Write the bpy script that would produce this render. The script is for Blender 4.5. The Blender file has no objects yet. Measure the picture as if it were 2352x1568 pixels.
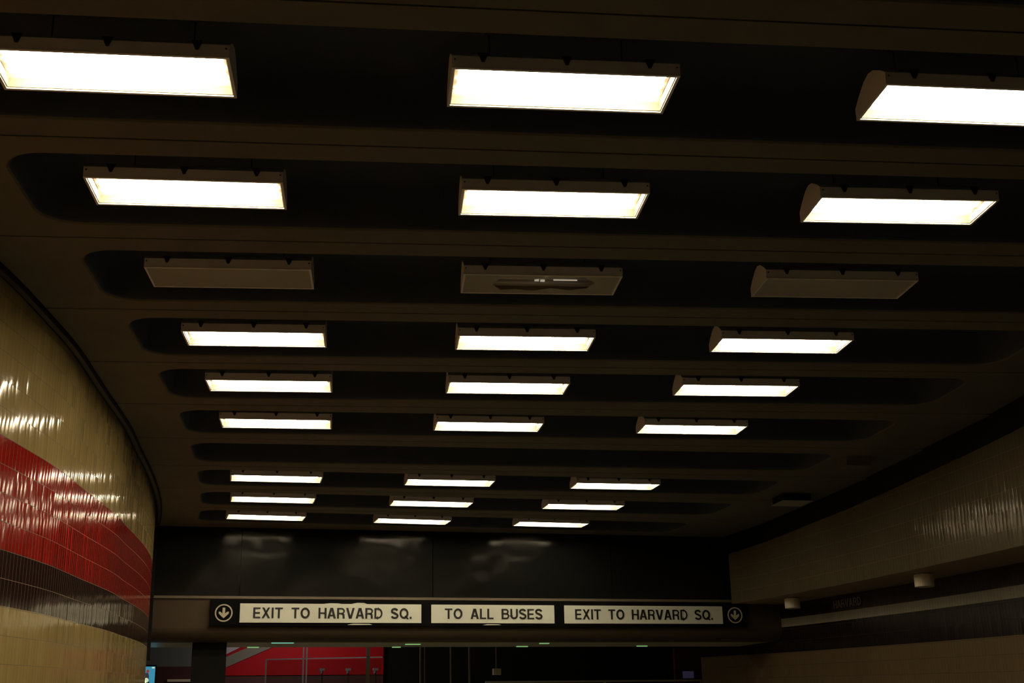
import bpy, bmesh, math, random
from math import sin, cos, pi, radians
from mathutils import Vector, Matrix
random.seed(7)
scn = bpy.context.scene
C = scn.collection

# ------------------------------------------------------------------ camera
EYE = 1.6                      # camera height above the floor under it
F_PX, PITCH, ROLL = 2960.117, 0.295305, -0.018055
cam_d = bpy.data.cameras.new('camera')
cam_d.sensor_fit = 'HORIZONTAL'; cam_d.sensor_width = 36.0
cam_d.lens = F_PX / 2352 * 36.0
cam_d.clip_start = 0.05; cam_d.clip_end = 200
cam = bpy.data.objects.new('camera', cam_d); C.objects.link(cam)
_u = Vector((0, -sin(PITCH), cos(PITCH))); _d = Vector((0, cos(PITCH), sin(PITCH))); _x = Vector((1, 0, 0))
_r = _x * cos(ROLL) + _u * sin(ROLL); _up = -_x * sin(ROLL) + _u * cos(ROLL)
M = Matrix((_r, _up, -_d)).transposed().to_4x4(); M.translation = (0, 0, EYE)
cam.matrix_world = M
scn.camera = cam

# ------------------------------------------------------------------ world, exposure
w = bpy.data.worlds.new('world'); scn.world = w; w.use_nodes = True
w.node_tree.nodes['Background'].inputs[0].default_value = (0, 0, 0, 1)
scn.view_settings.view_transform = 'Standard'; scn.view_settings.look = 'None'
scn.view_settings.exposure = 0.0; scn.view_settings.gamma = 1.0
scn.view_settings.use_curve_mapping = False
scn.cycles.use_denoising = True
scn.cycles.max_bounces = 8; scn.cycles.transparent_max_bounces = 12
scn.cycles.sample_clamp_indirect = 3.0
TUBE_POWER = 37.0              # radiance of a lit fluorescent tube

# ------------------------------------------------------------------ materials
def mat(name, col, rough=.6, metal=0., spec=.5, emit=None, power=0., noise=None, bump=0.):
    m = bpy.data.materials.new(name); m.use_nodes = True
    nt = m.node_tree; b = nt.nodes['Principled BSDF']
    b.inputs['Base Color'].default_value = (*col, 1)
    b.inputs['Roughness'].default_value = rough; b.inputs['Metallic'].default_value = metal
    b.inputs['Specular IOR Level'].default_value = spec
    if emit:
        b.inputs['Emission Color'].default_value = (*emit, 1); b.inputs['Emission Strength'].default_value = power
    if noise:
        scale, amt = noise
        tc = nt.nodes.new('ShaderNodeTexCoord'); n = nt.nodes.new('ShaderNodeTexNoise')
        n.inputs['Scale'].default_value = scale; n.inputs['Detail'].default_value = 6
        nt.links.new(tc.outputs['Object'], n.inputs['Vector'])
        mx = nt.nodes.new('ShaderNodeMix'); mx.data_type = 'RGBA'
        mx.inputs[6].default_value = (*[c * (1 - amt) for c in col], 1)
        mx.inputs[7].default_value = (*[min(1, c * (1 + amt)) for c in col], 1)
        nt.links.new(n.outputs['Fac'], mx.inputs[0]); nt.links.new(mx.outputs[2], b.inputs['Base Color'])
        if bump:
            bp = nt.nodes.new('ShaderNodeBump'); bp.inputs['Strength'].default_value = bump
            bp.inputs['Distance'].default_value = .01
            nt.links.new(n.outputs['Fac'], bp.inputs['Height']); nt.links.new(bp.outputs['Normal'], b.inputs['Normal'])
    return m

def tile_mat(name, bands, tw=.09, th=.22, v0=.68, rough=.10, tilt=.085, grout=(.16, .11, .06)):
    """glazed stack-bond tiles on UV in metres; bands = [(v_from, colour)...] from the bottom up"""
    m = bpy.data.materials.new(name); m.use_nodes = True
    nt = m.node_tree; N = nt.nodes; Lk = nt.links; b = N['Principled BSDF']
    def math_(op, a, c=None):
        n = N.new('ShaderNodeMath'); n.operation = op
        for i, q in enumerate((a, c)):
            if q is None: continue
            if isinstance(q, (int, float)): n.inputs[i].default_value = q
            else: Lk.new(q, n.inputs[i])
        return n.outputs[0]
    uv = N.new('ShaderNodeUVMap'); sp = N.new('ShaderNodeSeparateXYZ'); Lk.new(uv.outputs[0], sp.inputs[0])
    cu = math_('DIVIDE', sp.outputs[0], tw); cv = math_('DIVIDE', math_('SUBTRACT', sp.outputs[1], v0), th)
    fu, fv = math_('FLOOR', cu), math_('FLOOR', cv)
    ru, rv = math_('FRACT', cu), math_('FRACT', cv)
    cell = N.new('ShaderNodeCombineXYZ'); Lk.new(fu, cell.inputs[0]); Lk.new(fv, cell.inputs[1])
    wn = N.new('ShaderNodeTexWhiteNoise'); wn.noise_dimensions = '2D'; Lk.new(cell.outputs[0], wn.inputs['Vector'])
    # colour bands
    vmin, vmax = -3.0, 5.0
    cr = N.new('ShaderNodeValToRGB'); cr.color_ramp.interpolation = 'CONSTANT'
    e = cr.color_ramp.elements
    for i, (v, c) in enumerate(bands):
        p = max(0., (v - vmin) / (vmax - vmin))
        if i == 0: e[0].position = 0; el = e[0]
        elif i == 1: el = e[1]; el.position = p
        else: el = e.new(p)
        el.color = (*c, 1)
    if len(bands) == 1: e[1].position = 1; e[1].color = (*bands[0][1], 1)
    Lk.new(math_('DIVIDE', math_('SUBTRACT', sp.outputs[1], vmin), vmax - vmin), cr.inputs[0])
    # slight tone change from tile to tile
    hv = N.new('ShaderNodeHueSaturation'); Lk.new(cr.outputs[0], hv.inputs['Color'])
    Lk.new(math_('ADD', math_('MULTIPLY', wn.outputs['Value'], .06), .97), hv.inputs['Value'])
    # grout mask
    def edge(r, wd):
        return math_('LESS_THAN', math_('MINIMUM', r, math_('SUBTRACT', 1.0, r)), wd)
    g = math_('MAXIMUM', edge(ru, .0018 / tw), edge(rv, 0.0022 / th))
    mx = N.new('ShaderNodeMix'); mx.data_type = 'RGBA'
    Lk.new(g, mx.inputs[0]); Lk.new(hv.outputs[0], mx.inputs[6]); mx.inputs[7].default_value = (*grout, 1)
    Lk.new(mx.outputs[2], b.inputs['Base Color'])
    rr = math_('ADD', math_('MULTIPLY', g, .6), rough); Lk.new(rr, b.inputs['Roughness'])
    # every tile tilts a little and is faintly pillowed
    sc = N.new('ShaderNodeVectorMath'); sc.operation = 'SUBTRACT'; Lk.new(wn.outputs['Color'], sc.inputs[0]); sc.inputs[1].default_value = (.5, .5, .5)
    s2 = N.new('ShaderNodeVectorMath'); s2.operation = 'MULTIPLY'; Lk.new(sc.outputs[0], s2.inputs[0]); s2.inputs[1].default_value = (tilt, tilt, tilt * .10)
    geo = N.new('ShaderNodeNewGeometry'); ad = N.new('ShaderNodeVectorMath'); ad.operation = 'ADD'
    bp = N.new('ShaderNodeBump'); bp.inputs['Strength'].default_value = .35; bp.inputs['Distance'].default_value = .003
    px = math_('POWER', math_('ABSOLUTE', math_('SUBTRACT', math_('MULTIPLY', ru, 2.), 1.)), 2.0)
    
    Lk.new(math_('SUBTRACT', 1.0, px), bp.inputs['Height'])
    Lk.new(bp.outputs[0], ad.inputs[0]); Lk.new(s2.outputs[0], ad.inputs[1])
    nm = N.new('ShaderNodeVectorMath'); nm.operation = 'NORMALIZE'; Lk.new(ad.outputs[0], nm.inputs[0])
    Lk.new(nm.outputs[0], b.inputs['Normal'])
    return m

def lens_mat(name, clear, tint):
    m = bpy.data.materials.new(name); m.use_nodes = True
    nt = m.node_tree; N = nt.nodes; N.remove(N['Principled BSDF']); out = N['Material Output']
    t = N.new('ShaderNodeBsdfTransparent'); t.inputs[0].default_value = (.97, .95, .9, 1)
    d = N.new('ShaderNodeBsdfTranslucent'); d.inputs[0].default_value = (*tint, 1)
    f = N.new('ShaderNodeBsdfDiffuse'); f.inputs[0].default_value = (*tint, 1)
    a = N.new('ShaderNodeMixShader'); a.inputs[0].default_value = .5
    nt.links.new(d.outputs[0], a.inputs[1]); nt.links.new(f.outputs[0], a.inputs[2])
    mx = N.new('ShaderNodeMixShader'); mx.inputs[0].default_value = clear
    nt.links.new(a.outputs[0], mx.inputs[1]); nt.links.new(t.outputs[0], mx.inputs[2])
    nt.links.new(mx.outputs[0], out.inputs[0])
    return m

def glass_mat(name):
    m = bpy.data.materials.new(name); m.use_nodes = True
    nt = m.node_tree; N = nt.nodes; N.remove(N['Principled BSDF']); out = N['Material Output']
    t = N.new('ShaderNodeBsdfTransparent'); t.inputs[0].default_value = (.85, .88, .86, 1)
    g = N.new('ShaderNodeBsdfGlossy'); g.inputs['Roughness'].default_value = .03
    fr = N.new('ShaderNodeFresnel'); fr.inputs[0].default_value = 1.5
    mx = N.new('ShaderNodeMixShader')
    nt.links.new(fr.outputs[0], mx.inputs[0]); nt.links.new(t.outputs[0], mx.inputs[1]); nt.links.new(g.outputs[0], mx.inputs[2])
    nt.links.new(mx.outputs[0], out.inputs[0])
    return m

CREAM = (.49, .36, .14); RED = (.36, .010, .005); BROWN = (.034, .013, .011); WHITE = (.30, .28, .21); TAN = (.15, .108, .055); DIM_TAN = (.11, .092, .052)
m_concrete = mat('concrete', (.145, .125, .080), .85, noise=(3.0, .18), bump=.12)
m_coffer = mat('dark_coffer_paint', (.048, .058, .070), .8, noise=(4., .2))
m_black = mat('black_paint', (.005, .005, .005), .6, spec=.2)
m_darktrim = mat('dark_brown_metal', (.06, .045, .03), .5)
m_floor = mat('floor_tiles', (.095, .092, .082), .55, noise=(2., .15))
m_floor2 = mat('bounce_dimmer_dark', (.030, .028, .025), .55, noise=(2., .15))
m_left = tile_mat('glazed_tiles_banded', [(-3, CREAM), (.68, BROWN), (1.12, RED), (2.0, CREAM)])
m_right = tile_mat('glazed_tiles_right_wall', [(-3, TAN), (.515, (.012, .007, .008)), (.97, WHITE), (1.13, (.022, .007, .006))], v0=.515, grout=(.02, .014, .010), rough=.22)
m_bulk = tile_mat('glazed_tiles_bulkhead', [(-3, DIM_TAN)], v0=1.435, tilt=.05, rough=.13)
m_plain = mat('painted_wall', (.35, .28, .17), .7)
m_dgrey = None
m_beam = mat('tan_panel', (.072, .052, .029), .6, spec=.25, noise=(2.5, .12))
m_ledge = mat('ledge_metal', (.16, .13, .085), .45)
m_signblk = mat('sign_black', (.005, .005, .0055), .7, spec=.04)
m_signcream = mat('sign_cream', (.86, .88, .74), .45, noise=(5., .06))
m_letter = mat('sign_letter_black', (.012, .010, .008), .5)
m_arrow = mat('sign_arrow_cream', (.62, .57, .42), .5)
m_house = mat('fixture_white_enamel', (.80, .79, .74), .45, noise=(6., .06))
m_inside = mat('fixture_reflector_white', (.72, .68, .60), .5)
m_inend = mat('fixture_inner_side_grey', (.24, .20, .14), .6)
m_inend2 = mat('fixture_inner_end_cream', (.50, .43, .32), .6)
m_frame = mat('fixture_door_frame', (.82, .78, .68), .4)
m_latch = mat('fixture_latch_dark', (.02, .018, .014), .5)
m_screw = mat('chrome_screw', (.9, .9, .9), .15, metal=1.)
m_socket = mat('lamp_socket', (.55, .48, .38), .5)
m_tube = mat('fluorescent_tube_lit', (.9, .9, .88), .4, emit=(1., .90, .72), power=TUBE_POWER)
m_tube_off = mat('fluorescent_tube_unlit', (.62, .60, .54), .12)
m_streak = mat('streak_glow', (.8, .75, .6), .3, emit=(1., .88, .66), power=.3)
m_lens = lens_mat('clear_ribbed_lens', .955, (.85, .78, .62))
m_lens_off = lens_mat('dusty_lens', .45, (.90, .88, .76))
m_soffit = mat('polished_metal_soffit', (.62, .60, .42), .35, metal=.2)
m_drum = mat('drum_white', (.75, .68, .52), .45)
m_plate = mat('pale_plate', (.42, .40, .30), .5)
m_redpanel = mat('red_panel', (.42, .007, .014), .5, spec=.15)
m_greyband = mat('grey_band', (.20, .19, .16), .5)
m_bluegrey = mat('blue_grey_wall', (.13, .14, .15), .6)
m_maroon = mat('maroon_wall', (.06, .012, .012), .6)
m_steel = mat('steel', (.46, .42, .50), .4)
m_bronze = mat('bronze_pole', (.11, .09, .065), .5)
m_glass = glass_mat('clear_glass')
m_green = mat('green_reflection', (.2, .5, .2), .4, emit=(.45, .95, .35), power=.42)  # emission standing for a coloured reflection on the soffit
m_teal = mat('teal_reflection', (.2, .5, .4), .4, emit=(.30, .85, .62), power=.5)
m_blue = mat('backlit_blue', (.05, .3, .5), .4, emit=(.07, .40, .60), power=.6)
m_pale = mat('backlit_pale', (.8, .85, .6), .4, emit=(.72, .85, .55), power=.8)
m_figure = mat('backlit_dark', (.05, .05, .06), .4, emit=(.06, .05, .07), power=.6)
m_figred = mat('backlit_red', (.3, .05, .05), .4, emit=(.28, .05, .06), power=.8)
m_violet = mat('violet_screen', (.1, .08, .2), .4, emit=(.10, .08, .18), power=.13)
m_rlet = mat('grey_letter', (.22, .17, .15), .5)

def bulkhead_mat():
    m = mat('dark_grey_laminate', (.0085, .0085, .0078), .13, spec=.16, noise=(1.2, .25))
    nt = m.node_tree; N = nt.nodes; b = N['Principled BSDF']
    tc = N.new('ShaderNodeTexCoord'); n = N.new('ShaderNodeTexNoise'); n.inputs['Scale'].default_value = 1.6; n.inputs['Detail'].default_value = 1
    bp = N.new('ShaderNodeBump'); bp.inputs['Strength'].default_value = .5; bp.inputs['Distance'].default_value = .05
    nt.links.new(tc.outputs['Object'], n.inputs['Vector']); nt.links.new(n.outputs['Fac'], bp.inputs['Height'])
    nt.links.new(bp.outputs['Normal'], b.inputs['Normal'])
    return m
m_dgrey = bulkhead_mat()

# ------------------------------------------------------------------ mesh helpers
class MB:
    def __init__(s): s.v = []; s.f = []; s.m = []; s.uv = []
    def add(s, vs, fs, mi=0, uvs=None):
        o = len(s.v); s.v += [tuple(p) for p in vs]
        for k, f in enumerate(fs):
            s.f.append([o + i for i in f]); s.m.append(mi); s.uv.append(uvs[k] if uvs else None)
    def box(s, x0, x1, y0, y1, z0, z1, T=None, mi=0):
        p = [Vector((x, y, z)) for z in (z0, z1) for x, y in ((x0, y0), (x1, y0), (x1, y1), (x0, y1))]
        if T: p = [T(q) for q in p]
        s.add(p, [(3, 2, 1, 0), (4, 5, 6, 7), (0, 1, 5, 4), (1, 2, 6, 5), (2, 3, 7, 6), (3, 0, 4, 7)], mi)
    def prism(s, poly, depth, T, mi=0):
        """poly in (a,b), extruded 0..depth along c; T maps (a,b,c) to a point"""
        n = len(poly)
        p = [T(Vector((a, b, 0))) for a, b in poly] + [T(Vector((a, b, depth))) for a, b in poly]
        s.add(p, [list(range(n))[::-1], list(range(n, 2 * n))] + [(i, (i + 1) % n, n + (i + 1) % n, n + i) for i in range(n)], mi)
    def cyl(s, p0, p1, r, seg=12, mi=0, r1=None):
        p0, p1 = Vector(p0), Vector(p1); d = (p1 - p0).normalized()
        a = d.orthogonal().normalized(); b = d.cross(a); r1 = r if r1 is None else r1
        vs = []
        for P, R_ in ((p0, r), (p1, r1)):
            vs += [P + (a * cos(2 * pi * i / seg) + b * sin(2 * pi * i / seg)) * R_ for i in range(seg)]
        s.add(vs, [list(range(seg))[::-1], list(range(seg, 2 * seg))] + [(i, (i + 1) % seg, seg + (i + 1) % seg, seg + i) for i in range(seg)], mi)
    def mesh(s, name, mats, smooth=False, recalc=True):
        me = bpy.data.meshes.new(name); me.from_pydata(s.v, [], s.f)
        for m in mats: me.materials.append(m)
        for p, mi in zip(me.polygons, s.m): p.material_index = mi; p.use_smooth = smooth
        if any(u is not None for u in s.uv):
            ul = me.uv_layers.new(name='UVMap')
            for p, u in zip(me.polygons, s.uv):
                if u is None: continue
                for li, c in zip(p.loop_indices, u): ul.data[li].uv = c
        if recalc:
            bm = bmesh.new(); bm.from_mesh(me); bmesh.ops.recalc_face_normals(bm, faces=bm.faces); bm.to_mesh(me); bm.free()
        me.update()
        return me
    def build(s, name, mats, parent=None, smooth=False, recalc=True, **kw):
        if not isinstance(mats, (list, tuple)): mats = [mats]
        return link(name, s.mesh(name, mats, smooth, recalc), parent, **kw)
def link(name, data, parent=None, label=None, cat=None, group=None, kind=None, loc=None, rotz=None):
    o = bpy.data.objects.new(name, data); C.objects.link(o)
    if parent: o.parent = parent
    if loc is not None: o.location = loc
    if rotz is not None: o.rotation_euler = (0, 0, rotz)
    for k, v in (('label', label), ('category', cat), ('group', group), ('kind', kind)):
        if v: o[k] = v
    return o
def thing(name, label, cat, loc=(0, 0, 0), rotz=0, group=None):
    return link(name, None, None, label, cat, group, loc=loc, rotz=rotz)
def smooth_path(pts, sub=6):
    P = [Vector((x, y)) for x, y in pts]; out = []
    for i in range(len(P) - 1):
        p0 = P[max(i - 1, 0)]; p1 = P[i]; p2 = P[i + 1]; p3 = P[min(i + 2, len(P) - 1)]
        l = (p2 - p1).length
        m1 = (p2 - p0) / max((p2 - p0).length, 1e-6) * l; m2 = (p3 - p1) / max((p3 - p1).length, 1e-6) * l
        for k in range(sub):
            t = k / sub; t2 = t * t; t3 = t2 * t
            out.append(p1 * (2 * t3 - 3 * t2 + 1) + m1 * (t3 - 2 * t2 + t) + p2 * (-2 * t3 + 3 * t2) + m2 * (t3 - t2))
    out.append(P[-1]); return out
SLOPE = .034
def ramp(y): return -1.6 + SLOPE * y + EYE      # floor height
def loft(mb, path, section, side=1, mi=0):
    """section(y) -> closed list of (offset outwards, z); side=+1 wall on the right, -1 on the left. UV = arc length, height above the ramp datum"""
    n = len(path); rings = []; arc = 0; A = []
    for i, p in enumerate(path):
        t = (path[min(i + 1, n - 1)] - path[max(i - 1, 0)]).normalized(); nr = Vector((t.y, -t.x)) * side
        if i: arc += (p - path[i - 1]).length
        A.append(arc)
        rings.append([(p.x + nr.x * o, p.y + nr.y * o, z) for o, z in section(p.y)])
    k = len(rings[0]); vs = [q for r in rings for q in r]; fs = []; uvs = []
    def V(q): return q[2] - EYE - SLOPE * q[1]
    for i in range(n - 1):
        for j in range(k):
            j2 = (j + 1) % k
            idx = (i * k + j, (i + 1) * k + j, (i + 1) * k + j2, i * k + j2)
            fs.append(idx); uvs.append([(A[q // k], V(vs[q])) for q in idx])
    fs.append(list(range(k))); uvs.append([(0, V(vs[q])) for q in range(k)])
    fs.append([(n - 1) * k + j for j in range(k)]); uvs.append([(A[-1], V(vs[q])) for q in fs[-1]])
    mb.add(vs, fs, mi, uvs)

# ------------------------------------------------------------------ measured plan
HB = 3.561 + EYE               # underside of the ceiling and plane of the lamp lenses
LEFT = smooth_path([(-3.95, -5), (-3.97, 2), (-4.0, 6), (-4.05, 9.6), (-4.09, 10.43), (-4.18, 11.6), (-4.38, 13.07), (-4.62, 14.85), (-4.83, 16.0), (-5.03, 17.15), (-5.29, 18.5), (-5.57, 19.75), (-5.92, 21.1), (-6.36, 22.5), (-6.9, 23.8)])
SLABR = smooth_path([(6.3, -5), (6.1, 6), (5.8, 14.16), (5.68, 15.6), (5.54, 16.8), (5.35, 18.4), (5.14, 19.9), (4.9, 21.2), (4.62, 22.8), (4.26, 24.3), (4.10, 24.78)])
RWALL = smooth_path([(7.3, -5), (7.1, 6), (6.78, 14.1), (6.54, 16.8), (6.12, 20.0), (5.84, 21.5), (5.5, 23.3), (5.15, 24.8), (4.66, 26.3), (4.16, 27.9), (3.95, 28.6)])
ROWS = {-1: (.70, 3.40, .117), 0: (.506, 5.06, .117), 1: (.31, 6.723, .116), 2: (.305, 8.38, .107), 3: (.24, 10.077, .102), 4: (.114, 11.749, .108),
        5: (-.061, 13.421, .114), 6: (-.305, 15.208, .138), 7: (-.61, 17.0, .168), 8: (-.956, 18.786, .198), 9: (-1.337, 20.561, .230), 10: (-1.786, 22.32, .278)}
FIX = {(1, -1): (-2.189, 6.43, .117), (1, 0): (.312, 6.731, .112), (1, 1): (2.808, 7.016, .117), (2, -1): (-2.188, 8.098, .115), (2, 0): (.302, 8.395, .099), (2, 1): (2.804, 8.642, .094),
       (3, -1): (-2.258, 9.8, .1), (3, 0): (.244, 10.093, .098), (3, 1): (2.732, 10.326, .099), (4, -1): (-2.389, 11.475, .109), (4, 0): (.119, 11.765, .104), (4, 1): (2.611, 12.006, .109),
       (5, -1): (-2.566, 13.156, .117), (5, 0): (-.061, 13.425, .118), (5, 1): (2.443, 13.697, .116), (6, -1): (-2.805, 14.871, .142), (6, 0): (-.307, 15.222, .141), (6, 1): (2.202, 15.58, .139),
       (8, -1): (-3.418, 18.259, .211), (8, 0): (-.961, 18.809, .193), (8, 1): (1.52, 19.331, .188), (9, -1): (-3.78, 19.964, .235), (9, 0): (-1.347, 20.595, .238), (9, 1): (1.122, 21.149, .216),
       (10, -1): (-4.205, 21.643, .285), (10, 0): (-1.79, 22.336, .29), (10, 1): (.634, 22.964, .27)}
for r in (-1, 0):
    x, y, a = ROWS[r]
    for k in (-1, 0, 1): FIX[(r, k)] = (x + cos(a) * 2.5156 * k, y + sin(a) * 2.5156 * k, a)
# the cross beam with the sign: u runs along it to the right, w goes beyond it
BA = .25; BP = Vector((-2.23, 23.28, EYE)); BU = Vector((cos(BA), sin(BA), 0)); BN = Vector((-sin(BA), cos(BA), 0))
def beam(q): return BP + BU * q[0] + BN * q[1] + Vector((0, 0, q[2]))       # (u, w, z above the eye)

# ------------------------------------------------------------------ floor and walls
mb = MB(); mb.add([(-9, -6, ramp(-6)), (9.5, -6, ramp(-6)), (9.5, 34, ramp(34)), (-9, 34, ramp(34)), (-9, -6, ramp(-6) - .3), (9.5, -6, ramp(-6) - .3), (9.5, 34, ramp(34) - .3), (-9, 34, ramp(34) - .3)],
       [(0, 1, 2, 3), (7, 6, 5, 4), (0, 4, 5, 1), (1, 5, 6, 2), (2, 6, 7, 3), (3, 7, 4, 0)])
mb.build('floor', m_floor, kind='structure')
mb = MB(); mb.add([(2.6, -5.9, ramp(-5.9) + .004), (9.4, -5.9, ramp(-5.9) + .004), (9.4, 24, ramp(24) + .004), (1.0, 24, ramp(24) + .004), (2.0, 14, ramp(14) + .004)], [(0, 1, 2, 3, 4)]); mb.build('floor_bounce_dimmer', m_floor2, kind='structure')  # unseen dark sheet added to cut bounced light on the right side
mb = MB(); loft(mb, LEFT, lambda y: [(0, ramp(y) - .05), (0, HB + .5), (.25, HB + .5), (.25, ramp(y) - .05)], -1)
mb.build('wall_left', m_left, kind='structure', smooth=False)
mb = MB(); loft(mb, RWALL, lambda y: [(0, ramp(y) - .05), (0, 1.435 + EYE + SLOPE * y + .02), (.25, 1.435 + EYE + SLOPE * y + .02), (.25, ramp(y) - .05)], 1)
mb.build('wall_right', m_right, kind='structure')
# overhanging tiled bulkhead on the right, its soffit reaching back to the wall
def bsec(y):
    zb = 1.437 + EYE + SLOPE * y
    return [(-.04, zb), (-.04, 3.22 + EYE), (.12, 3.22 + EYE), (.12, zb + .12), (1.25, zb + .12), (1.25, zb)]
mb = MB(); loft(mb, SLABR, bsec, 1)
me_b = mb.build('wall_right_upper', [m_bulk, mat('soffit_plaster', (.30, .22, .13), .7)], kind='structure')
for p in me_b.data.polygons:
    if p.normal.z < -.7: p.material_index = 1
mb = MB(); loft(mb, SLABR, lambda y: [(.01, 3.2 + EYE), (.01, HB + .25), (.15, HB + .25), (.15, 3.2 + EYE)], 1)
mb.build('trim_1', m_black, kind='structure')                       # black recess above the bulkhead
mb = MB(); loft(mb, LEFT, lambda y: [(-.085, HB - .045), (-.085, HB - .02), (-.04, HB - .02), (-.04, HB - .045)], -1)
mb.build('trim_2', m_darktrim, kind='structure')                    # narrow strip under the ceiling joint
mb = MB(); loft(mb, LEFT, lambda y: [(-.10, HB - .018), (-.10, HB + .02), (0.01, HB + .02), (0.01, HB - .018)], -1)
mb.build('trim_3', m_black, kind='structure')
mb = MB(); mb.box(-4.3, 7.6, -5.2, -5.0, 0 - .4, HB + .5); mb.build('wall_rear', m_plain, kind='structure')

# ------------------------------------------------------------------ coffered ceiling
SL, SR, HW = -3.62, 5.0, .60
def rowpt(r, s, t):
    x, y, a = ROWS[r]; return Vector((x + cos(a) * s - sin(a) * t, y + sin(a) * s + cos(a) * t))
order = sorted(ROWS)
def seam(r, s, far):
    i = order.index(r)
    if far:
        if i == len(order) - 1:
            p = rowpt(r, s, 0); x, y, a = ROWS[r]; v = Vector((-sin(a), cos(a)))
            n2 = Vector((BN.x, BN.y)); return p + v * (((Vector((BP.x, BP.y)) - p).dot(n2) + .12) / v.dot(n2))
        return (rowpt(r, s, 0) + rowpt(order[i + 1], s, 0)) / 2
    if i == 0: return rowpt(r, s, -.84)
    return (rowpt(r, s, 0) + rowpt(order[i - 1], s, 0)) / 2
def right_end(r, tt):
    # distance along the row at which it meets the slab edge
    for k in range(400):
        s = 4.5 + k * .01
        q = rowpt(r, s, tt)
        for i in range(len(SLABR) - 1):
            if SLABR[i].y <= q.y <= SLABR[i + 1].y:
                f = (q.y - SLABR[i].y) / (SLABR[i + 1].y - SLABR[i].y)
                if q.x > SLABR[i].x + (SLABR[i + 1].x - SLABR[i].x) * f: return s
    return 6.3
RC = .29                       # corner radius of the coffer ends
def slot(hw, ds, n=14):
    """coffer outline at half width hw; returns list of (s, t, tag, param)"""
    d = HW - hw; rc = max(RC - d, .04); x0, x1 = SL + d, SR - d; a, b = x0 + rc, x1 - rc; yc = hw - rc; o = []
    A0, B0 = SL + RC, SR - RC
    for k in range(n): o.append((a + (b - a) * k / n, -hw, 'N', (A0 + (B0 - A0) * k / n)))
    def end(c, sg):
        q = []
        for k in range(n): q.append((c + sg * rc * sin(pi * k / (2 * n)), -yc - rc * cos(pi * k / (2 * n))))
        for k in range(n): q.append((c + sg * rc, -yc + 2 * yc * k / n))
        for k in range(n): q.append((c + sg * rc * cos(pi * k / (2 * n)), yc + rc * sin(pi * k / (2 * n))))
        return q
    for k, q in enumerate(end(b, 1)): o.append((*q, 'R', k / (3 * n)))
    for k in range(n): o.append((b - (b - a) * k / n, hw, 'F', (B0 - (B0 - A0) * k / n)))
    for k, q in enumerate(end(a, -1)): o.append((q[0], -q[1], 'L', k / (3 * n)))
    return o
GAP = .009
ceil_mb = MB()
for r in order:
    eN, eF = right_end(r, -.8), right_end(r, .8); lN = lF = -4.255
    a, b = SL + RC, SR - RC
    def N_(s): q = seam(r, s, False); d = (rowpt(r, s, 0) - q).normalized(); return q + d * GAP
    def F_(s): q = seam(r, s, True); d = (rowpt(r, s, 0) - q).normalized(); return q + d * GAP
    inner, outer = [], []
    for s, t, tag, p in slot(HW, 0):
        inner.append(rowpt(r, s, t))
        if tag == 'N': outer.append(N_(p))
        elif tag == 'F': outer.append(F_(p))
        else:
            e0, e1, c = (eN, eF, b) if tag == 'R' else (lF, lN, a)
            A_, B_ = (N_, F_) if tag == 'R' else (F_, N_)
            if p < .25: outer.append(A_(c + (e0 - c) * p / .25))
            elif p <= .75: outer.append(A_(e0).lerp(B_(e1), (p - .25) / .5))
            else: outer.append(B_(e1 + (c - e1) * (p - .75) / .25))
    n = len(inner)
    vs = [(q.x, q.y, HB) for q in inner] + [(q.x, q.y, HB) for q in outer] + [(q.x, q.y, HB + .18) for q in outer]
    fs = [(i, (i + 1) % n, n + (i + 1) % n, n + i) for i in range(n)] + [(n + i, n + (i + 1) % n, 2 * n + (i + 1) % n, 2 * n + i) for i in range(n)]
    ceil_mb.add(vs, fs)
# plain slab behind the camera
q0, q1 = seam(-1, -4.25, False), seam(-1, 6.2, False)
ceil_mb.box(-4.2, 6.4, -5.1, 1.0, HB, HB + .18)
ceil_mb.add([(-4.2, 1.0, HB), (6.4, 1.0, HB), (q1.x, q1.y - .01, HB), (q0.x, q0.y - .01, HB)], [(0, 1, 2, 3)])
ceiling = ceil_mb.build('ceiling', m_concrete, kind='structure', recalc=False)
for r in order:
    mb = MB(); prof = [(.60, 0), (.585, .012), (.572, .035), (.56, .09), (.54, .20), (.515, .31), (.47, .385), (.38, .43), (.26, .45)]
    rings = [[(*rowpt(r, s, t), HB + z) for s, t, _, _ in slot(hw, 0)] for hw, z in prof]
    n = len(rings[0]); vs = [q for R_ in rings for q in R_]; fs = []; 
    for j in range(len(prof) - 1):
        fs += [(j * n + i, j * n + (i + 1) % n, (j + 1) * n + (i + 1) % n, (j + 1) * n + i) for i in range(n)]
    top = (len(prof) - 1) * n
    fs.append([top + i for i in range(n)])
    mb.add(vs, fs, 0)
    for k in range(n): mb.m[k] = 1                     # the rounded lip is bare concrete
    mb.build('coffer', [m_coffer, m_concrete], ceiling, smooth=True, recalc=False)

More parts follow.
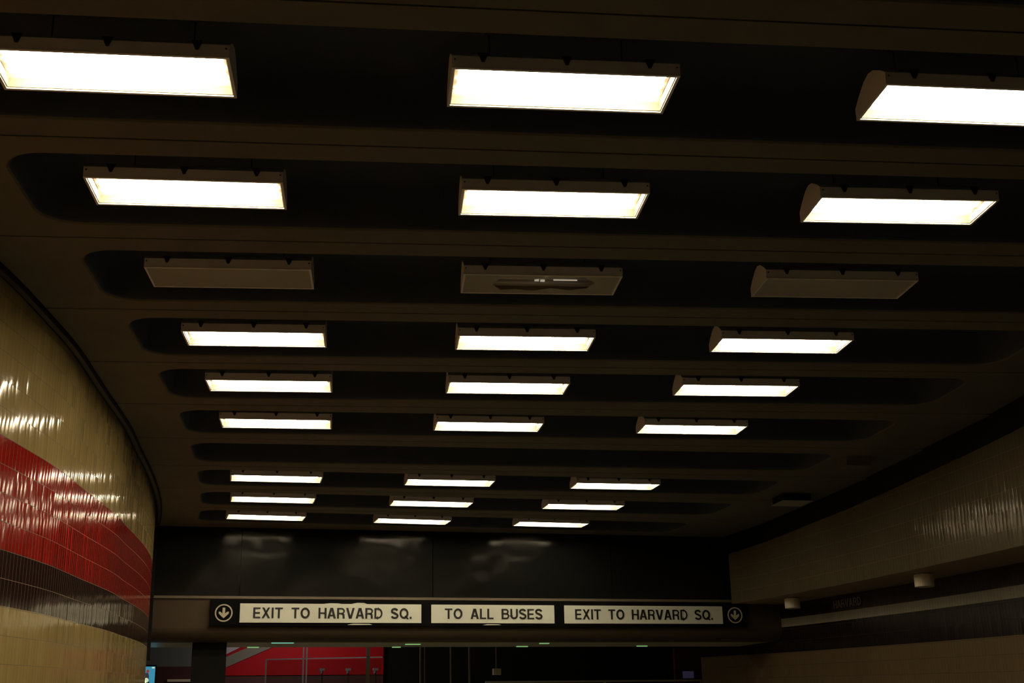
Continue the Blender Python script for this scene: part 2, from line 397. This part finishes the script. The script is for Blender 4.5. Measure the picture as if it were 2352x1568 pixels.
# ------------------------------------------------------------------ ceiling lights
FL, FW = 1.30, .465
def fixture_meshes():
    D = {}
    out = [(-.2325, .002), (-.237, .070), (-.175, .115), (-.075, .170), (0, .186), (.075, .170), (.175, .115), (.237, .070), (.2325, .002)]
    inn = [(-.212, .004), (-.215, .062), (-.15, .098), (-.05, .118), (0, .12), (.05, .118), (.15, .098), (.215, .062), (.212, .004)]
    mb = MB(); k = len(out); h, hi = FL / 2, FL / 2 - .022
    O = [(-h, y, z) for y, z in out] + [(h, y, z) for y, z in out]
    I = [(-hi, y, z) for y, z in inn] + [(hi, y, z) for y, z in inn]
    mb.add(O, [(i, i + 1, k + i + 1, k + i) for i in range(k - 1)] + [list(range(k))[::-1], list(range(k, 2 * k))], 0)
    mb.add(I, [(k + i, k + i + 1, i + 1, i) for i in range(k - 1)] + [list(range(k)), list(range(k, 2 * k))[::-1]], 1)
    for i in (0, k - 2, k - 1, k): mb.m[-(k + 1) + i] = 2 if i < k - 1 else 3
    R_ = [(-h, -.2325, .002), (h, -.2325, .002), (h, .2325, .002), (-h, .2325, .002), (-hi, -.212, .004), (hi, -.212, .004), (hi, .212, .004), (-hi, .212, .004)]
    mb.add(R_, [(0, 4, 5, 1), (1, 5, 6, 2), (2, 6, 7, 3), (3, 7, 4, 0)], 0)
    D['housing'] = mb.mesh('housing', [m_house, m_inside, m_inend, m_inend2], recalc=False)
    mb = MB(); fw = .016
    for x0, x1, y0, y1 in ((-h, h, -FW / 2 - .003, -FW / 2 + fw), (-h, h, FW / 2 - fw, FW / 2 + .003), (-h, -h + fw, -FW / 2 + fw, FW / 2 - fw), (h - fw, h, -FW / 2 + fw, FW / 2 - fw)):
        mb.box(x0, x1, y0, y1, -.006, .0015)
    D['door_frame'] = mb.mesh('door_frame', [m_frame])
    mb = MB(); mb.box(-h + fw, h - fw, -FW / 2 + fw, FW / 2 - fw, .000, .003); D['lens'] = mb.mesh('lens', [m_lens]); 
    mb = MB(); mb.box(-h + fw, h - fw, -FW / 2 + fw, FW / 2 - fw, .000, .003); D['lens_off'] = mb.mesh('lens', [m_lens_off])
    # broken lens with a jagged hole
    hole = [(-.30, .02), (-.25, -.12), (-.12, -.16), (.02, -.10), (.14, -.17), (.30, -.15), (.44, -.18), (.55, -.05), (.50, .09), (.36, .15), (.2, .10), (.06, .17), (-.10, .14), (-.22, .16)]
    X, Y = h - fw, FW / 2 - fw; n = len(hole); rim = []
    for x, y in hole:
        x -= .1; f = min(X / max(abs(x), 1e-4), Y / max(abs(y), 1e-4)); rim.append((x * f, y * f))
    # walk the rectangle so that its corners are kept
    vs, fs = [], []
    ang = lambda p: math.atan2(p[1] / Y, p[0] / X)
    pts = sorted([(ang((a - .1, b)), (a - .1, b), q) for (a, b), q in zip(hole, rim)] + [(ang(c), None, c) for c in ((X, Y), (-X, Y), (-X, -Y), (X, -Y))])
    last = [p[1] for p in pts if p[1]][-1]; ring_i, ring_o = [], []
    for a_, i_, o_ in pts:
        if i_ is None: i_ = last
        last = i_; ring_i.append(i_); ring_o.append(o_)
    m_ = len(pts); mb = MB(); vs = [(x, y, .001) for x, y in ring_i] + [(x, y, .001) for x, y in ring_o] + [(x, y, .004) for x, y in ring_i] + [(x, y, .004) for x, y in ring_o]
    for i in range(m_):
        j = (i + 1) % m_
        fs += [(i, j, m_ + j, m_ + i), (2 * m_ + i, 3 * m_ + i, 3 * m_ + j, 2 * m_ + j)]
        if ring_i[i] != ring_i[j]: fs.append((i, 2 * m_ + i, 2 * m_ + j, j))
    mb.add(vs, fs); D['lens_broken'] = mb.mesh('lens', [m_lens_off])
    for key, mm in (('tube', m_tube), ('tube_off', m_tube_off)):
        mb = MB(); mb.cyl((-.598, 0, 0), (.598, 0, 0), .0175, 14); me = mb.mesh('tube', [mm], smooth=False)
        for p in me.polygons: p.use_smooth = len(p.vertices) == 4
        D[key] = me
    mb = MB(); mb.box(-.010, .010, -.145, .145, .0, .03)
    D['sockets'] = mb.mesh('lamp_holder', [m_socket])
    mb = MB(); mb.prism([(-.03, .042), (.03, .042), (.008, -.012), (-.008, -.012)], .010, lambda q: Vector((q[0], -.2365 - q[2], .046 + q[1]))); D['latch'] = mb.mesh('latch', [m_latch])
    mb = MB(); mb.cyl((0, -.2345, .045), (0, -.242, .045), .006, 8)
    D['screws'] = mb.mesh('screw', [m_screw])
    mb = MB()
    mb.cyl((0, .16, .12), (0, .16, .448), .005, 8); mb.cyl((0, .16, .435), (0, .16, .449), .03, 12)
    D['stem'] = mb.mesh('mounting_stem', [m_coffer])
    return D
FM = fixture_meshes()
def make_fixture(label, loc, rotz, group, state):
    t = thing('ceiling_light', label, 'ceiling light', loc, rotz, group)
    link('housing', FM['housing'], t)
    link('door_frame', FM['door_frame'], t)
    link('lens', FM[{'lit': 'lens', 'off': 'lens_off', 'broken': 'lens_broken'}[state]], t)
    for y in (-.115, 0, .115):
        link('tube', FM['tube' if state == 'lit' else 'tube_off'], t, loc=(0, y, .062))
    for x in (-.612, .612): link('lamp_holder', FM['sockets'], t, loc=(x, 0, .062))
    if state == 'broken':  # small glowing pieces put in to paint bright streaks and glints
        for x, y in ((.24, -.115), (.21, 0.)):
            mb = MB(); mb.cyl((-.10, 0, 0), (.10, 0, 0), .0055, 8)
            mb.build('glowing_streak', m_streak, t, loc=(x, y, .040), label='dimly glowing streak behind the broken lens')
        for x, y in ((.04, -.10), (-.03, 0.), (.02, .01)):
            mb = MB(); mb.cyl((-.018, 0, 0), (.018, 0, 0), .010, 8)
            mb.build('glint', m_streak, t, loc=(x, y, .036), label='small bright glint behind the broken lens')
    for x in (-.475, 0, .475): link('latch', FM['latch'], t, loc=(x, 0, 0))
    for x in (-.632, .632): link('screw', FM['screws'], t, loc=(x, 0, 0))
    for x in (-.4, .4): link('mounting_stem', FM['stem'], t, loc=(x, 0, 0))
    return t
ORD = {1: 'first coffer from the camera', 2: 'second coffer from the camera', 3: 'third coffer from the camera', 4: 'coffer just beyond the unlit row', 5: 'fifth coffer from the camera',
       6: 'last coffer before the empty one', 8: 'first coffer beyond the empty one', 9: 'second farthest coffer', 10: 'farthest coffer beside the dark bulkhead',
       0: 'coffer just behind the top edge of view', -1: 'coffer overhead behind the camera'}
POS = {-1: 'left', 0: 'middle', 1: 'right'}
for (r, k), (x, y, a) in sorted(FIX.items()):
    if r == 3:
        st = 'broken' if k == 0 else 'off'
        lab = {-1: 'unlit ceiling light at the left of the dark third row', 0: 'unlit ceiling light with a broken lens, middle of the dark row', 1: 'unlit ceiling light at the right of the dark third row'}[k]
        grp = 'unlit ceiling lights in the third coffer'
    else:
        st = 'lit'; lab = 'lit fluorescent ceiling light, %s one in the %s' % (POS[k], ORD[r]); grp = 'lit fluorescent ceiling lights'
    make_fixture(lab, (x, y, HB), a, grp, st)

# ------------------------------------------------------------------ cross bulkhead, beam, sign
mb = MB(); mb.box(-4.45, -2.655, .07, .3, 2.34, 3.9, beam); mb.box(-2.645, .755, .07, .3, 2.34, 3.9, beam); mb.box(.765, 4.155, .07, .3, 2.34, 3.9, beam); mb.box(4.165, 6.75, .07, .3, 2.34, 3.9, beam)
mb.build('wall_front', m_dgrey, kind='structure')
mb = MB()
prof = [(0, 2.34), (0, 1.855)] + [(.24 - .24 * cos(radians(b_)), 1.852 - .24 * sin(radians(b_))) for b_ in range(9, 91, 9)] + [(.5, 1.612), (.5, 2.34)]
mb.prism([(w_, z_) for w_, z_ in prof], 12.2, lambda q: beam((-4.42 + q[2], q[0], q[1])))
mb.build('trim_4', m_beam, kind='structure')                        # the cross beam carrying the sign
mb = MB(); mb.box(-4.42, 6.55, -.03, .1, 2.315, 2.36, beam); mb.build('trim_5', m_ledge, kind='structure')
mb = MB(); mb.box(-4.17, -4.085, -.12, -.02, 1.28, 3.55, beam); mb.build('trim_6', m_black, kind='structure')

def stroke(path, wd):
    """quads following a polyline with mitred joints"""
    P = [Vector(p) for p in path]; n = len(P); Lf, Rt = [], []
    for i in range(n):
        d0 = (P[i] - P[i - 1]).normalized() if i else (P[1] - P[0]).normalized()
        d1 = (P[i + 1] - P[i]).normalized() if i < n - 1 else d0
        n0 = Vector((-d0.y, d0.x)); n1 = Vector((-d1.y, d1.x)); m_ = (n0 + n1).normalized(); s = wd / 2 / max(.4, m_.dot(n0))
        Lf.append(P[i] + m_ * s); Rt.append(P[i] - m_ * s)
    return [[Rt[i], Rt[i + 1], Lf[i + 1], Lf[i]] for i in range(n - 1)]
def arc(cx, cy, rx, ry, a0, a1, n=14):
    return [(cx + rx * cos(radians(a0 + (a1 - a0) * i / n)), cy + ry * sin(radians(a0 + (a1 - a0) * i / n))) for i in range(n + 1)]
SW = .185; hS = SW / 2
def glyph(c):
    """polygons on a cap height of 1, and the advance width"""
    def bar(x0, y0, x1, y1): return [[(x0, y0), (x1, y0), (x1, y1), (x0, y1)]]
    def diag(x0, x1, y0=0., y1=1., w_=.2): return [[(x0 - w_ / 2, y0), (x0 + w_ / 2, y0), (x1 + w_ / 2, y1), (x1 - w_ / 2, y1)]]
    if c == 'E': return bar(0, 0, SW, 1) + bar(SW, 0, .66, .14) + bar(SW, .43, .61, .57) + bar(SW, .86, .65, 1), .66
    if c == 'X': return diag(.10, .66) + diag(.68, .12), .78
    if c == 'I': return bar(0, 0, SW, 1), SW
    if c == 'T': return bar(0, .86, .72, 1) + bar(.36 - hS, 0, .36 + hS, .86), .72
    if c == 'O': return stroke(arc(.43, .5, .43 - hS, .51 - hS, 0, 360, 30), SW), .86
    if c == 'Q': return stroke(arc(.43, .5, .43 - hS, .51 - hS, 0, 360, 30), SW) + stroke([(.52, .26), (.84, -.03)], .14), .86
    if c == 'H': return bar(0, 0, SW, 1) + bar(.57, 0, .57 + SW, 1) + bar(SW, .43, .57, .57), .725
    if c == 'A': return diag(.09, .36) + diag(.69, .42) + bar(.2, .22, .58, .36), .78
    if c == 'V': return diag(.36, .09) + diag(.42, .69), .78
    if c == 'R': return bar(0, 0, SW, 1) + stroke([(SW, .93)] + arc(.42, .70, .23, .23, 90, -90) + [(SW, .47)], .14) + stroke([(.46, .46)] + arc(.46, .30, .15, .14, 80, 10, 5) + [(.615, .12), (.64, 0)], SW), .74
    if c == 'D': return bar(0, 0, SW, 1) + stroke([(SW, .93), (.34, .93)] + arc(.34, .5, .36, .43, 90, -90, 18) + [(.34, .07), (SW, .07)], .145), .78
    if c == 'L': return bar(0, 0, SW, 1) + bar(SW, 0, .6, .14), .6
    if c == 'U': return stroke([(hS, 1), (hS, .36)] + arc(.37, .36, .37 - hS, .37 - hS, 180, 360) + [(.74 - hS, 1)], SW), .74
    if c == 'B': return bar(0, 0, SW, 1) + stroke([(SW, .93)] + arc(.42, .725, .205, .205, 90, -90) + [(SW, .52)], .14) + stroke([(SW, .52)] + arc(.45, .295, .225, .225, 90, -90) + [(SW, .07)], .145), .75
    if c == 'S': return stroke(arc(.35, .735, .265, .195, 12, 270, 14)[:-1] + [(.36, .535)] + arc(.36, .272, .28, .205, 80, -168, 14), SW), .70
    if c == '.': return bar(0, 0, SW, SW), SW
    return [], .3
def text(s, u0, u1, z0, hgt, T, thick=.006, space=.80, track=.12):
    """one mesh builder per word"""
    xs, x, wi = [], 0, 0
    for c in s:
        if c == ' ': x += space - track; wi += 1; continue
        g, wd = glyph(c); xs.append((g, x, wi)); x += wd + track
    x -= track; k = (u1 - u0) / x; words = [MB() for _ in range(wi + 1)]
    for g, gx, i in xs:
        mb = words[i]
        for poly in g:
            mb.prism([(u0 + (gx + p[0]) * k, z0 + p[1] * hgt) for p in poly], thick, T)
    return words

SW0 = -.105                                                     # front of the sign box
def sgn(q): return beam((q[0], SW0 - q[2], q[1]))
sign = thing('exit_sign', 'long black sign box with cream panels on the cross beam reading EXIT TO HARVARD SQ.', 'sign', beam((1.8, -.05, 1.85)))
def spart(mb, name, m, parent=sign, **kw):
    o = mb.build(name, m, None, **kw); o.parent = parent
    o.matrix_parent_inverse = Matrix.Translation(-parent.location) if parent.parent is None else Matrix.Identity(4); return o
mb = MB(); mb.box(-3.13, 6.76, SW0, .0, 1.85, 2.29, beam); spart(mb, 'sign_box', m_signblk)
for (a0, a1, s, t0, t1) in ((-2.64, .52, 'EXIT TO HARVARD SQ.', -2.415, .345), (.70, 2.975, 'TO ALL BUSES', .945, 2.745), (3.165, 6.265, 'EXIT TO HARVARD SQ.', 3.37, 6.065)):
    mb = MB(); mb.box(a0, a1, SW0 - .012, SW0 - .0005, 1.905, 2.228, beam); pn = spart(mb, 'sign_panel', m_signcream, label='cream panel reading ' + s)
    for wd_, mb in zip(s.split(), text(s, t0, t1, 1.978, .182, lambda q: beam((q[0], SW0 - .0125 - q[2], q[1])))): spart(mb, 'word', m_letter, pn, label='black capital lettering ' + wd_)
for cu in (-2.91, 6.52):
    mb = MB()
    for q in stroke(arc(cu, 2.066, .138, .138, 0, 360, 40), .022): mb.prism(q, .006, sgn)
    spart(mb, 'ring', m_arrow, label='thin cream ring')
    mb = MB()
    for q in ([(cu - .022, 2.03), (cu + .022, 2.03), (cu + .022, 2.155), (cu - .022, 2.155)],): mb.prism(q, .006, sgn)
    mb.prism([(cu, 1.975), (cu + .085, 2.055), (cu + .085, 2.09), (cu + .055, 2.085), (cu, 2.035), (cu - .055, 2.085), (cu - .085, 2.09), (cu - .085, 2.055)], .0065, sgn)
    spart(mb, 'arrow', m_arrow, label='cream downward arrow')
for (a0, a1, z0, z1) in ((-.72, -.45, 2.232, 2.248), (-.79, -.35, 1.872, 1.888), (1.63, 1.98, 1.874, 1.886), (-1.2, -.9, 2.23, 2.238)):
    mb = MB(); mb.prism([(a0, z0), (a0 + .08, z0 - .003), (a1, z0 + .001), (a1 - .05, z1), (a0 + .1, z1 + .002)], .004, sgn); spart(mb, 'peeled_strip', m_signcream, label='pale strip where the black edging has peeled')

# ------------------------------------------------------------------ right side: drums, plates, wall lettering
def wall_at(path, y):
    for i in range(len(path) - 1):
        if path[i].y <= y <= path[i + 1].y:
            f = (y - path[i].y) / (path[i + 1].y - path[i].y); return path[i].lerp(path[i + 1], f), (path[i + 1] - path[i]).normalized()
for lab, x, y in (('white drum fitting under the tiled overhang, nearer one by the right edge', 5.72, 18.3), ('white drum fitting under the tiled overhang, farther one beside the sign', 4.88, 23.2)):
    zb = 1.437 + EYE + SLOPE * y
    t = thing('drum_light', lab, 'light fitting', (x, y, zb - .19), 0, 'drum fittings under the overhang')
    mb = MB(); mb.cyl((0, 0, 0), (0, 0, .165), .135, 24); o = mb.build('drum', m_drum, t)
    mb = MB(); mb.cyl((0, 0, .15), (0, 0, .20), .10, 20); mb.build('canopy', m_plate, t)
    mb = MB(); mb.cyl((0, 0, -.006), (0, 0, .0), .115, 24); mb.build('diffuser', m_plate, t)
for lab, x, y, a, s in (('small square box with a pale underside at the ceiling edge, nearest the bulkhead', 4.42, 20.45, .2, .46), ('faint square box at the ceiling edge, farther to the right', 4.70, 17.6, .16, .34)):
    t = thing('ceiling_box', lab, 'ceiling box', (x, y, HB - .12), a, 'square boxes at the ceiling edge')
    mb = MB(); mb.box(-s / 2, s / 2, -s / 2, s / 2, .004, .12); mb.build('housing', m_black if 'small' in lab else m_concrete, t)
    mb = MB(); mb.box(-s / 2 - .02, s / 2 + .02, -s / 2 - .02, s / 2 + .02, -.008, .004); mb.build('cover_plate', m_plate if 'small' in lab else m_concrete, t)
# HARVARD on the right wall, reading from far to near
pA, tA = wall_at(RWALL, 22.98); pB, _ = wall_at(RWALL, 21.9)
dirw = (pB - pA).normalized(); nw = Vector((dirw.y, -dirw.x))
if nw.x > 0: nw = -nw
def wl(q):
    p = pA + dirw * q[0] + nw * (q[2] + .012); return Vector((p.x, p.y, EYE + SLOPE * p.y + q[1]))
mb = text('HARVARD', 0, (pB - pA).length, 1.215, .135, wl, .006)[0]
mb.build('wall_lettering', m_rlet, label='grey HARVARD lettering on the dark band of the right wall', cat='lettering')

# ------------------------------------------------------------------ the hall beyond the beam
mb = MB(); mb.box(-4.6, 7.6, .3, 1.8, 1.615, 1.70, beam); mb.build('trim_7', m_soffit, kind='structure')   # polished soffit
fz = lambda u, w_: ramp(beam((u, w_, 0)).y) - EYE - .02
mb = MB(); mb.box(-6.4, 8.1, .9, 7.2, fz(0, 3) - .2, fz(0, 7), beam); mb.build('floor_hall_bounce', mat('pale_bounce_floor', (.34, .32, .25), .5), kind='structure')  # pale sheet added over the unseen hall floor to bounce light onto the soffit
col = thing('column', 'black square column below the left end of the sign', 'column', beam((-3.1, .75, fz(-3.1, .75))))
mb = MB(); mb.box(-3.395, -2.815, .5, 1.08, fz(-3.1, .75), 1.612, beam); spart(mb, 'shaft', m_black, col)
mb = MB(); mb.box(-3.43, -2.78, .47, 1.11, fz(-3.1, .75), fz(-3.1, .75) + .15, beam); spart(mb, 'plinth', m_darktrim, col)
mb = MB(); mb.box(-6.5, 8.2, 7.2, 7.4, -1.2, 3.4, beam); mb.build('wall_far', m_black, kind='structure')
mb = MB(); mb.box(-6.5, 8.2, .3, 7.4, 3.3, 3.45, beam); mb.build('ceiling_hall', m_plain, kind='structure')
mb = MB(); mb.box(-5.5, -3.0, 6.0, 6.12, 1.49, 3.3, beam, 0); mb.box(-5.5, -3.0, 6.0, 6.12, -1.0, 1.49, beam, 1); mb.build('wall_hall', [m_bluegrey, m_maroon], kind='structure')
mb = MB(); mb.box(-3.83, -3.2, 5.93, 5.995, 1.175, 1.225, beam); mb.build('handrail', m_drum, label='short pale handrail on the maroon wall left of the column', cat='handrail')
rp = thing('wall_panel', 'large red wall panel with a grey diagonal band seen under the sign', 'wall panel', beam((-.85, 7.1, -.9)))
mb = MB(); mb.box(-2.75, .93, 7.06, 7.19, 1.345, 3.2, beam); spart(mb, 'upper_panel', m_redpanel, rp)
mb = MB(); mb.box(-2.75, .93, 7.08, 7.19, -.95, 1.345, beam); spart(mb, 'lower_panel', m_maroon, rp, label='dark maroon lower part')
def rw(q): return beam((q[0], 7.058 - q[2], q[1]))
mb = MB(); mb.prism([(-2.75, 1.45), (-1.45, 2.02), (-1.45, 2.2), (-1.7, 2.14), (-2.75, 1.68)], .02, rw); spart(mb, 'diagonal_band', m_greyband, rp, label='grey diagonal band')
mb = MB(); mb.prism([(-2.75, 1.73), (-2.08, 2.06), (-2.75, 2.06)], .02, rw); spart(mb, 'corner_panel', m_steel, rp, label='pale grey corner')
gp = thing('glass_partition', 'thin framed glass partition in front of the red panel', 'partition', beam((-.9, 3, fz(-.9, 3))))
mb = MB(); mb.prism([(-1.97, 1.45), (.30, 1.487), (.30, 1.51), (-1.97, 1.473)], .03, lambda q: beam((q[0], 3 + q[2], q[1]))); spart(mb, 'top_rail', m_steel, gp)
mb = MB(); mb.box(-1.985, -1.955, 3, 3.03, fz(-1.9, 3), 1.46, beam); spart(mb, 'end_stile', m_steel, gp)
for u_ in (-1.255, -1.19): 
    mb = MB(); mb.box(u_ - .014, u_ + .014, 3, 3.05, fz(u_, 3), 2.6, beam); spart(mb, 'post', m_steel, gp)
mb = MB(); mb.box(-.02, .05, 3, 3.05, fz(0, 3), 2.6, beam); spart(mb, 'post', m_bronze, gp)
mb = MB(); mb.box(-1.955, .28, 3.012, 3.018, fz(-.9, 3), 1.455, beam); spart(mb, 'pane', m_glass, gp)
for i, u_ in enumerate((-.78, -.25, .31)):
    t = thing('slim_post', 'slim post with a small pale T head, %s of three before the red panel' % ('leftmost', 'middle', 'rightmost')[i], 'post', beam((u_, 4, fz(u_, 4))), 0, 'slim posts before the red panel')
    mb = MB(); mb.cyl(beam((u_, 4, fz(u_, 4))), beam((u_, 4, 1.30)), .016, 8); spart(mb, 'pole', m_darktrim, t)
    mb = MB(); mb.box(u_ - .05, u_ + .05, 3.95, 4.05, 1.29, 1.335, beam); mb.box(u_ - .035, u_ - .005, 3.95, 4.05, 1.235, 1.29, beam); spart(mb, 'head', m_steel, t)
for i, (u_, r_) in enumerate(((.975, .020), (1.06, .014), (1.58, .02), (1.955, .022))):
    mb = MB(); mb.cyl(beam((u_, 2.5, fz(u_, 2.5))), beam((u_, 2.5, 3.31)), r_, 10)
    mb.build('pole', m_bronze, label='dim bronze pole below TO ALL BUSES, %s of four from the left' % ('first', 'second', 'third', 'fourth')[i], cat='pole', group='bronze poles under the middle panel')
t = thing('hanging_sensor', 'small pale box hanging on a thin rod below the word BUSES', 'sensor', beam((2.5, 2.5, 1.12)))
mb = MB(); mb.cyl(beam((2.5, 2.5, 1.23)), beam((2.5, 2.5, 3.31)), .014, 8); spart(mb, 'rod', m_bronze, t)
mb = MB(); mb.box(2.43, 2.58, 2.44, 2.56, 1.12, 1.24, beam); spart(mb, 'box', m_plate, t)
mb = MB(); mb.box(2.6, 7.6, 3.9, 3.95, 1.02, 1.055, beam)
for u_ in (3.0, 5.2, 7.4): mb.box(u_ - .02, u_ + .02, 3.9, 3.95, fz(u_, 3.9), 1.02, beam)
mb.build('guard_rail', m_plate, label='long low guard rail at the bottom edge right of the hanging box', cat='rail')
mb = MB(); mb.box(7.0, 7.7, 4.4, 4.5, fz(7.3, 4.4), 1.75, beam); mb.build('red_board', m_maroon, label='dark maroon board at the far right under the sign', cat='board')
t = thing('display_screen', 'small dim violet screen on the maroon board at far right', 'screen', beam((7.27, 4.3, 1.05)))
mb = MB(); mb.box(7.12, 7.42, 4.33, 4.4, 1.08, 1.27, beam); spart(mb, 'casing', m_black, t)
mb = MB(); mb.box(7.14, 7.40, 4.325, 4.329, 1.10, 1.25, beam); spart(mb, 'screen', m_violet, t)
# lit advertising panel at the left wall's edge
t = thing('advert_lightbox', 'backlit blue advertising panel beside the left wall edge', 'advert', beam((-4.3, 4, .0)))
mb = MB(); mb.box(-4.62, -4.03, 4.0, 4.15, .15, 1.42, beam); spart(mb, 'casing', m_black, t)
mb = MB(); mb.box(-4.60, -4.055, 3.99, 3.999, .2, 1.39, beam); ps = spart(mb, 'poster', m_blue, t)
def po(q): return beam((q[0], 3.989 - q[2], q[1]))
mb = MB(); mb.prism([(-4.30, 1.10), (-4.17, 1.10), (-4.165, 1.2), (-4.18, 1.26), (-4.21, 1.27), (-4.30, 1.25)], .002, po); mb.prism([(-4.34, .3), (-4.13, .3), (-4.15, 1.1), (-4.30, 1.1)], .002, po); spart(mb, 'figure', m_figure, ps, label='dark standing figure')
mb = MB(); mb.prism(arc(-4.195, 1.30, .028, .035, 0, 345, 14), .002, po); spart(mb, 'cap', m_figred, ps, label='red cap')
mb = MB(); mb.prism(arc(-4.215, 1.13, .045, .045, 0, 350, 14), .004, po); mb.prism(arc(-4.26, 1.09, .045, .05, 0, 350, 14), .004, po); mb.prism([(-4.29, 1.25), (-4.262, 1.25), (-4.265, 1.34), (-4.285, 1.33)], .004, po); spart(mb, 'pale_shape', m_pale, ps, label='pale rounded shapes')
mb = MB(); mb.prism([(-4.12, 1.355), (-4.07, 1.355), (-4.07, 1.38), (-4.12, 1.38)], .003, po); spart(mb, 'corner_mark', m_pale, ps, label='pale corner mark')
# glowing strips that paint coloured reflections onto the polished soffit
for lab, u0, u1, w_, m_ in (('glowing green strip for a reflection on the soffit above the red panel', -2.40, -2.19, 1.72, m_green), ('glowing teal strip for a reflection on the soffit, brightest at left', -2.04, -1.65, .56, m_teal),
                            ('glowing pale green strip for a reflection on the soffit right of the red panel', .30, .46, 1.74, m_green), ('glowing green strip for a reflection on the soffit before the poles', .42, .70, .95, m_green),
                            ('glowing green strip for a reflection on the soffit near the hanging box', 2.70, 2.92, 1.60, m_green), ('short glowing green strip for a reflection on the soffit just past BUSES', 2.93, 3.11, .75, m_green), ('faint glowing green strip for a reflection on the soffit toward the right', 5.13, 5.34, 1.53, m_green)):
    mb = MB(); mb.box(u0, u1, w_, w_ + .06, 1.602, 1.62, beam); mb.build('reflection_strip', m_, label=lab, cat='reflection', group='coloured reflection strips under the soffit')
# unseen area lights added to brighten that hall, up behind the beam
for u_, w_, e_ in ((-1.0, 5.0, 42.), (-.6, 2.3, 13.), (4.5, 4.6, 4.)):
    ld = bpy.data.lights.new('hall_fill_light', 'AREA'); ld.shape = 'RECTANGLE'; ld.size = 1.3; ld.size_y = .3; ld.energy = e_; ld.color = (1, .9, .78)
    lo = bpy.data.objects.new('hall_fill_light', ld); C.objects.link(lo); lo.location = beam((u_, w_, 3.28)); lo.rotation_euler = (0, 0, BA)
